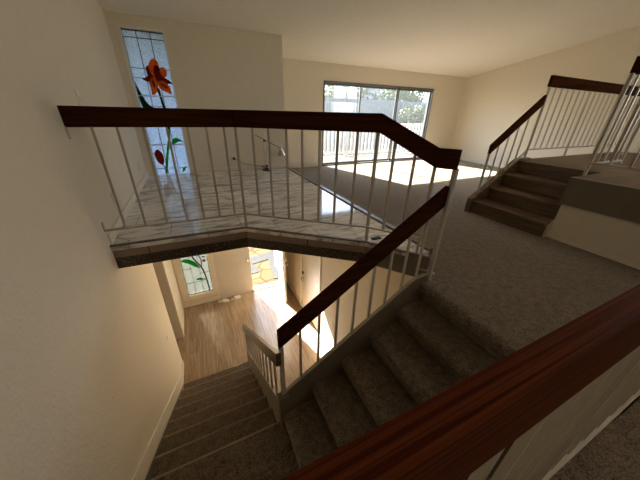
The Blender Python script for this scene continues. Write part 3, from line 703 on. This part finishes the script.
# unseen window added to light the left wall from the right
d = thing('added_window', (X_RIGHT, -0.6, BZ0), kind='structure', label='added unseen window in the right wall, fill light for the left wall')
mb = MB().box(X_RIGHT - 0.01, X_RIGHT + T, BY0, BY0 + 0.05, BZ0, BZ1).box(X_RIGHT - 0.01, X_RIGHT + T, BY1 - 0.05, BY1, BZ0, BZ1).box(X_RIGHT - 0.01, X_RIGHT + T, BY0, BY1, BZ0, BZ0 + 0.05).box(X_RIGHT - 0.01, X_RIGHT + T, BY0, BY1, BZ1 - 0.05, BZ1).box(X_RIGHT + 0.03, X_RIGHT + 0.07, -0.62, -0.58, BZ0, BZ1)
mb.build('window_frame', M['trim'], d)  # frame of the added window
MB().box(X_RIGHT + 0.05, X_RIGHT + 0.056, BY0 + 0.05, BY1 - 0.05, BZ0 + 0.05, BZ1 - 0.05).build('glass_pane', M['glass'], d)  # pane of the added window

# ================================================================== SMALL THINGS
def plate_x(y0, y1, z0, z1, name, label, cat, parts=None):
    t = thing(name, (XL, (y0 + y1) / 2, z0), label, cat)
    MB().box(XL, XL + 0.007, y0, y1, z0, z1).build('cover_plate', M['plate'], t, bevel=0.002)
    return t
t = plate_x(2.82, 2.90, -0.01, 0.115, 'light_switch', 'white light switch plate on left wall just above the dark foyer rail', 'light switch')
MB().box(XL + 0.007, XL + 0.013, 2.85, 2.87, 0.035, 0.07).build('toggle', M['plate'], t)
t = plate_x(2.825, 2.895, -0.80, -0.685, 'wall_outlet', 'white outlet low on left wall nearest the foyer railing', 'outlet')
for z in (-0.715, -0.77): MB().box(XL + 0.007, XL + 0.010, 2.845, 2.875, z - 0.014, z + 0.014).build('socket', M['plate'], t)
t = plate_x(4.46, 4.53, -0.815, -0.70, 'wall_outlet', 'white outlet low on left wall beside the stained glass window corner', 'outlet')
for z in (-0.73, -0.785): MB().box(XL + 0.007, XL + 0.010, 4.48, 4.51, z - 0.014, z + 0.014).build('socket', M['plate'], t)
t = thing('wall_outlet', (2.69, Y_LIV, -1.08), 'white outlet on living room wall left of the sliding door', 'outlet')
MB().box(2.655, 2.725, Y_LIV - 0.007, Y_LIV, -1.08, -0.965).build('cover_plate', M['plate'], t, bevel=0.002)
for z in (-0.99, -1.05): MB().box(2.675, 2.705, Y_LIV - 0.010, Y_LIV - 0.007, z - 0.014, z + 0.014).build('socket', M['plate'], t)
t = thing('door_chime_button', (XL, 3.12, -2.77), 'tiny pale button on left wall at the bottom of the stairs', 'button')
MB().box(XL, XL + 0.006, 3.105, 3.135, -2.77, -2.71).build('base_plate', M['plate'], t)
MB().box(XL + 0.006, XL + 0.010, 3.113, 3.127, -2.75, -2.73).build('push_button', M['trim'], t)
# outlet with plug behind the lamp
t = thing('wall_outlet', (0.62, YF, -0.83), 'outlet with a black plug on the foyer front wall left of the lamp', 'outlet')
MB().box(0.605, 0.675, YF - 0.007, YF, -0.83, -0.715).build('cover_plate', M['plate'], t, bevel=0.002)
# adjustable lamp
t = thing('adjustable_lamp', (1.20, 4.90, Z_FOY), 'black adjustable arm lamp with pale shade standing on the marble floor', 'lamp')
MB().tube((1.20, 4.90, Z_FOY), (1.20, 4.90, Z_FOY + 0.018), 0.085, 24).build('base', M['black'], t)
MB().tube((1.20, 4.90, Z_FOY + 0.018), (1.20, 4.90, Z_FOY + 0.075), 0.014).tube((1.17, 4.90, Z_FOY + 0.075), (1.23, 4.90, Z_FOY + 0.075), 0.012).build('swivel', M['black'], t)
a = (1.20, 4.90, Z_FOY + 0.075)
MB().tube((1.185, 4.90, -0.925), (1.165, 4.90, -0.50), 0.005).tube((1.215, 4.90, -0.925), (1.215, 4.90, -0.50), 0.005).build('lower_arm', M['chrome'], t)
MB().tube((1.10, 4.90, -0.92), (1.20, 4.90, -0.98), 0.008).build('tension_bar', M['black'], t)
MB().ball((1.19, 4.90, -0.487), 0.022).build('elbow', M['black'], t, smooth=True)
MB().tube((1.03, 4.90, -0.385), (1.48, 4.90, -0.62), 0.0055).build('upper_arm', M['black'], t)
sh = MB(); c0 = Vector((1.485, 4.90, -0.60)); dn = Vector((0.05, -0.1, -1)).normalized()
sh.tube(c0, c0 + dn * 0.05, 0.022, 18, 0.026)
sh.tube(c0 + dn * 0.05, c0 + dn * 0.15, 0.030, 18, 0.075)
sh.build('lamp_shade', M['chrome'], t)
cord_pts = [(0.645, YF - 0.02, -0.785), (0.68, YF - 0.03, -0.80), (0.80, 4.98, -0.87), (0.95, 4.95, -0.91), (1.10, 4.92, -0.925), (1.19, 4.90, -0.92)]
mb = MB()
for i in range(len(cord_pts) - 1): mb.tube(cord_pts[i], cord_pts[i + 1], 0.004, 6)
mb.build('cord', M['black'], t)
MB().box(0.625, 0.665, YF - 0.035, YF - 0.007, -0.805, -0.765).build('plug', M['black'], t)
# small black object on the marble edge
t = thing('floor_register', (1.345, 1.66, Z_FOY), 'small flat black vent lying on the marble beside the railing corner post', 'vent')
MB().box(1.30, 1.39, 1.64, 1.68, Z_FOY, Z_FOY + 0.012).build('vent_frame', M['black'], t, bevel=0.003)
MB().box(1.315, 1.375, 1.65, 1.67, Z_FOY + 0.012, Z_FOY + 0.015).build('grille', M['black'], t)
# slippers by the front door
def slipper(x, y, rot, label):
    t = thing('slipper', (x, y, Z_ENT), label, 'slipper', 'slippers by the closed front door leaf')
    def prof(z, k): return [(x + (u * math.cos(rot) - v * math.sin(rot)) * k, y + (u * math.sin(rot) + v * math.cos(rot)) * k, z) for u, v in pts]
    pts = [(0.045 * math.cos(a) * (1.0 - 0.15 * math.sin(a)), 0.12 * math.sin(a)) for a in [2 * math.pi * i / 16 for i in range(16)]]
    vs = prof(Z_ENT, 1) + prof(Z_ENT + 0.018, 1); n = 16
    MB().add(vs, [tuple(range(n)), tuple(range(2 * n - 1, n - 1, -1))] + [(i, i + n, n + (i + 1) % n, (i + 1) % n) for i in range(n)]).build('sole', M['plate'], t)
    vs = []; fs = []
    for j in range(6):
        v = -0.11 + j * 0.028
        for i in range(9):
            a = math.pi * i / 8; ww = 0.046 * (0.6 + 0.4 * min(1, (j + 1) / 3)); hh = 0.022 + 0.045 * (j + 1) / 6
            u = ww * math.cos(a); z = Z_ENT + 0.012 + hh * math.sin(a)
            vs.append((x + u * math.cos(rot) - v * math.sin(rot), y + u * math.sin(rot) + v * math.cos(rot), z))
    for j in range(5):
        for i in range(8): o = j * 9 + i; fs.append((o, o + 1, o + 10, o + 9))
    fs.append(tuple(range(9)))
    up = MB().add(vs, fs).build('upper', M['plate'], t, smooth=True)
    md = up.modifiers.new('s', 'SOLIDIFY'); md.thickness = 0.004
slipper(0.06, 4.90, 1.25, 'white slipper nearer the stained glass window, by the closed door leaf')
slipper(0.31, 4.90, 1.75, 'white slipper nearer the doorknob side of the closed door leaf')
# entry ceiling lamp under the platform
t = thing('unseen_ceiling_light', (0.45, 3.9, -1.215), 'round flush ceiling light under the foyer platform', 'ceiling light')
MB().tube((0.45, 3.9, -1.235), (0.45, 3.9, -1.215), 0.15, 28).build('base_plate', M['chrome'], t)
def emis(name, c, s):
    m, nt, b, tc, out = new_mat(name); b.inputs['Emission Color'].default_value = (*c, 1); b.inputs['Emission Strength'].default_value = s
    b.inputs['Base Color'].default_value = (*c, 1); return m
M['lamp'] = emis('warm_lamp_glass', (1.0, 0.86, 0.68), 0.3)
MB().ball((0.45, 3.9, -1.235), 0.13, (1, 1, 0.45), 24, 12).build('diffuser', M['lamp'], t, smooth=True)

# two unseen lights added out of view to fill the upper level
M['fill_lamp'] = emis('fill_lamp_glass', (1.0, 0.86, 0.68), 2.5)
for (lx, ly, lab, pw) in ((4.6, -0.6, 'added round fill light above the upper landing, out of view', 7.0), (0.6, -1.5, 'added round fill light over the hall by the stairwell, out of view', 0.5)):
    cz = ceil_z(ly)
    t = thing('unseen_ceiling_light', (lx, ly, cz), lab, 'ceiling light')
    MB().tube((lx, ly, cz - 0.02), (lx, ly, cz), 0.16, 28).build('base_plate', M['chrome'], t)
    MB().ball((lx, ly, cz - 0.02), 0.14, (1, 1, 0.4), 24, 12).build('diffuser', M['fill_lamp'], t, smooth=True)
    l = bpy.data.lights.new('fill_light', 'POINT'); l.energy = pw; l.color = (1.0, 0.88, 0.72); l.shadow_soft_size = 0.12
    o = bpy.data.objects.new('fill_light', l); COL.objects.link(o); o.location = (lx, ly, cz - 0.24)

# ================================================================== OUTSIDE
struct('floor_patio', MB().box(-6, 6, YF + T2, 9.6, -4.0, -3.79), M['flag'])
def slab(poly, label):
    pass
t = MB().prism([(0.92, 6.62), (1.75, 6.78), (1.50, 5.35), (1.30, 5.35), (1.42, 6.35), (0.95, 6.25)], 'z', -3.79, -3.775)
struct('trim_paver_border', t, M['paver_grey'])
struct('trim_paver_band', MB().prism([(0.60, 5.75), (1.02, 5.80), (1.05, 6.15), (0.62, 6.2)], 'z', -3.79, -3.776), M['paver_grey'])
for px_, rr_, lab in ((-0.46, 0.11, 'grey planter pot outside the lower stained glass, left one'), (-0.16, 0.15, 'grey planter pot outside the lower stained glass, right one')):
    t = thing('planter_pot', (px_, 5.75, -3.79), lab, 'pot', 'planter pots outside the entry')
    MB().tube((px_, 5.75, -3.79), (px_, 5.75, -3.44), rr_ * 0.75, 18, rr_).build('pot_body', M['fence'], t)
    MB().tube((px_, 5.75, -3.44), (px_, 5.75, -3.40), rr_ * 1.08, 18).build('rim', M['fence'], t)
struct('floor_deck', MB().box(1.7, 9.5, Y_LIV + T2, 7.75, -1.42, -1.27), M['deck'])
t = thing('deck_railing', (4.5, 7.55, -1.27), 'white picket deck railing outside the sliding glass door', 'railing')
MB().box(1.8, 9.4, 7.51, 7.59, -0.35, -0.30).build('top_rail', M['ext_white'], t)
MB().box(1.8, 9.4, 7.53, 7.57, -1.20, -1.14).build('bottom_rail', M['ext_white'], t)
for k in range(55):
    x = 1.9 + 0.137 * k; MB().box(x - 0.03, x + 0.03, 7.535, 7.565, -1.17, -0.34).build('picket', M['ext_white'], t)
for x in (1.85, 4.45, 6.9, 9.35): MB().box(x - 0.045, x + 0.045, 7.50, 7.60, -1.27, -0.28).build('post', M['ext_white'], t)
struct('ground', MB().box(-30, 40, 9.6, 60, -3.95, -3.8).box(6, 40, YF, 9.6, -3.95, -3.8).box(-30, -6, YF, 9.6, -3.95, -3.8), M['soil'])
t = thing('garden_fence', (7, 10.2, -3.8), 'pale grey-blue fence behind the deck railing', 'fence')
MB().box(1.5, 13.5, 10.2, 10.24, -3.8, 0.50).build('fence_panel', M['fence'], t)
for k in range(6): MB().box(1.5 + 2.38 * k, 1.6 + 2.38 * k, 10.12, 10.2, -3.8, 0.54).build('post', M['fence'], t)
t = thing('neighbour_house', (11.0, 15.5, -3.8), 'white gabled house with grey roof seen through the sliding door', 'house')
MB().prism([(8.9, -3.8), (14.0, -3.8), (14.0, 0.7), (11.4, 2.1), (8.9, 0.7)], 'y', 15.0, 19.0).build('wall', M['ext_white'], t)
MB().prism([(8.6, 0.45), (11.4, 2.05), (11.4, 2.25), (8.5, 0.62)], 'y', 14.6, 19.2).prism([(11.4, 2.05), (14.3, 0.45), (14.4, 0.62), (11.4, 2.25)], 'y', 14.6, 19.2).build('roof', M['roof'], t)
MB().box(10.6, 11.5, 14.95, 15.0, 0.1, 1.0).build('house_window', M['roof'], t)
MB().prism([(6.7, -0.2), (8.6, 1.6), (8.8, 1.6), (8.9, -0.2)], 'y', 14.4, 14.8).build('lean_to_roof', M['roof'], t)

def tree(x, y, z0, h, r, n, mat, label, seed):
    rnd = random.Random(seed)
    t = thing('tree', (x, y, z0), label, 'tree', 'trees beyond the fence')
    MB().tube((x, y, z0), (x, y, z0 + h * 0.75), 0.16, 10, 0.07).tube((x, y, z0 + h * 0.45), (x + r * 0.5, y, z0 + h * 0.75), 0.06, 8, 0.02).tube((x, y, z0 + h * 0.5), (x - r * 0.5, y + 0.2, z0 + h * 0.8), 0.06, 8, 0.02).build('trunk', M['bark'], t)
    vs, fs = [], []
    cs = [(x + rnd.uniform(-.6, .6) * r, y + rnd.uniform(-.6, .6) * r, z0 + h - r * rnd.uniform(0.3, 1.3), r * rnd.uniform(.35, .6)) for _ in range(12)]
    for i in range(n):
        c = cs[i % 12]; d = Vector((rnd.gauss(0, 1), rnd.gauss(0, 1), rnd.gauss(0, 1))).normalized()
        p = Vector(c[:3]) + d * c[3] * rnd.uniform(.6, 1.05)
        a = Vector((rnd.gauss(0, 1), rnd.gauss(0, 1), rnd.gauss(0, 1))).normalized(); b = a.cross(d).normalized(); s_ = rnd.uniform(.05, .10)
        o = len(vs); vs += [p - a * s_, p + b * s_ * .5, p + a * s_, p - b * s_ * .5]; fs.append((o, o + 1, o + 2, o + 3))
    MB().add(vs, fs).build('foliage', mat, t)
tree(4.1, 12.2, -3.8, 5.9, 1.3, 3000, M['leaf_y'], 'yellow-green tree leftmost behind the fence', 1)
tree(7.2, 12.9, -3.8, 6.0, 1.5, 3600, M['leaf'], 'dark green tree between the yellow-green one and the house', 2)
tree(10.0, 12.0, -3.8, 5.5, 1.4, 3400, M['leaf'], 'green tree in front of the white gabled house', 3)
tree(14.0, 12.9, -3.8, 6.2, 1.5, 3600, M['leaf'], 'dark green tree rightmost behind the fence', 4)

tree(8.6, 9.1, -3.8, 4.2, 0.62, 1500, M['leaf'], 'loose shrub in front of the fence, right of the middle glass panel', 6)
# ================================================================== LIGHT
W = bpy.data.worlds.new('World'); SC.world = W; W.use_nodes = True
nt = W.node_tree; bg = nt.nodes['Background']
sky = nt.nodes.new('ShaderNodeTexSky'); sky.sky_type = 'NISHITA'; sky.sun_disc = False
sky.sun_elevation = math.radians(36); sky.sun_rotation = math.radians(-14)
hs = nt.nodes.new('ShaderNodeHueSaturation'); hs.inputs['Saturation'].default_value = 0.7
nt.links.new(sky.outputs[0], hs.inputs['Color']); nt.links.new(hs.outputs[0], bg.inputs[0]); bg.inputs[1].default_value = 0.38
sd = Vector((0.225, -0.785, -0.583)).normalized()
sl = bpy.data.lights.new('sun', 'SUN'); sl.energy = 19.0; sl.angle = math.radians(0.6); sl.color = (1.0, 0.91, 0.76)
so = bpy.data.objects.new('sun', sl); COL.objects.link(so); so.location = (-3, 14, 9)
so.rotation_euler = sd.to_track_quat('-Z', 'Y').to_euler()
def portal(name, loc, rot, sx, sy):
    l = bpy.data.lights.new(name, 'AREA'); l.shape = 'RECTANGLE'; l.size = sx; l.size_y = sy; l.cycles.is_portal = True
    o = bpy.data.objects.new(name, l); COL.objects.link(o); o.location = loc; o.rotation_euler = rot
portal('portal_slider', ((SX0 + SX1) / 2, Y_LIV + T2 + 0.02, (Z_LIV + SZT) / 2), (-math.pi / 2, 0, 0), SX1 - SX0, SZT - Z_LIV)
portal('portal_door', (1.06, YF + T2 + 0.02, (Z_ENT + DZT) / 2), (-math.pi / 2, 0, 0), 0.68, DZT - Z_ENT)
portal('portal_landing', (X_RIGHT + T + 0.02, (BY0 + BY1) / 2, (BZ0 + BZ1) / 2), (math.pi / 2, 0, math.pi / 2), BY1 - BY0, BZ1 - BZ0)

# ================================================================== CAMERA
cam = bpy.data.cameras.new('camera'); co = bpy.data.objects.new('camera', cam); COL.objects.link(co)
cam.sensor_width = 36; cam.sensor_fit = 'HORIZONTAL'; cam.lens = 259.19 / 640 * 36; cam.clip_start = 0.01; cam.clip_end = 200
yaw, pit, rol = math.radians(25.54), math.radians(26.31), math.radians(-1.41)
f = Vector((math.sin(yaw) * math.cos(pit), math.cos(yaw) * math.cos(pit), -math.sin(pit)))
r = Vector((math.cos(yaw), -math.sin(yaw), 0)); dn = f.cross(r)
rr = r * math.cos(rol) + dn * math.sin(rol); dd = -r * math.sin(rol) + dn * math.cos(rol)
co.matrix_world = Matrix(((rr.x, -dd.x, -f.x, 0), (rr.y, -dd.y, -f.y, 0), (rr.z, -dd.z, -f.z, 0), (0, 0, 0, 1)))
SC.camera = co
for o in COL.objects:
    if '_o' in o: del o['_o']
c = SC.cycles; c.max_bounces = 12; c.diffuse_bounces = 8; c.transparent_max_bounces = 16; c.caustics_reflective = False; c.caustics_refractive = False
c.use_denoising = True; c.sample_clamp_indirect = 8
vs = SC.view_settings; vs.view_transform = 'Standard'; vs.look = 'None'; vs.exposure = 2.24; vs.gamma = 1.0; vs.use_curve_mapping = False
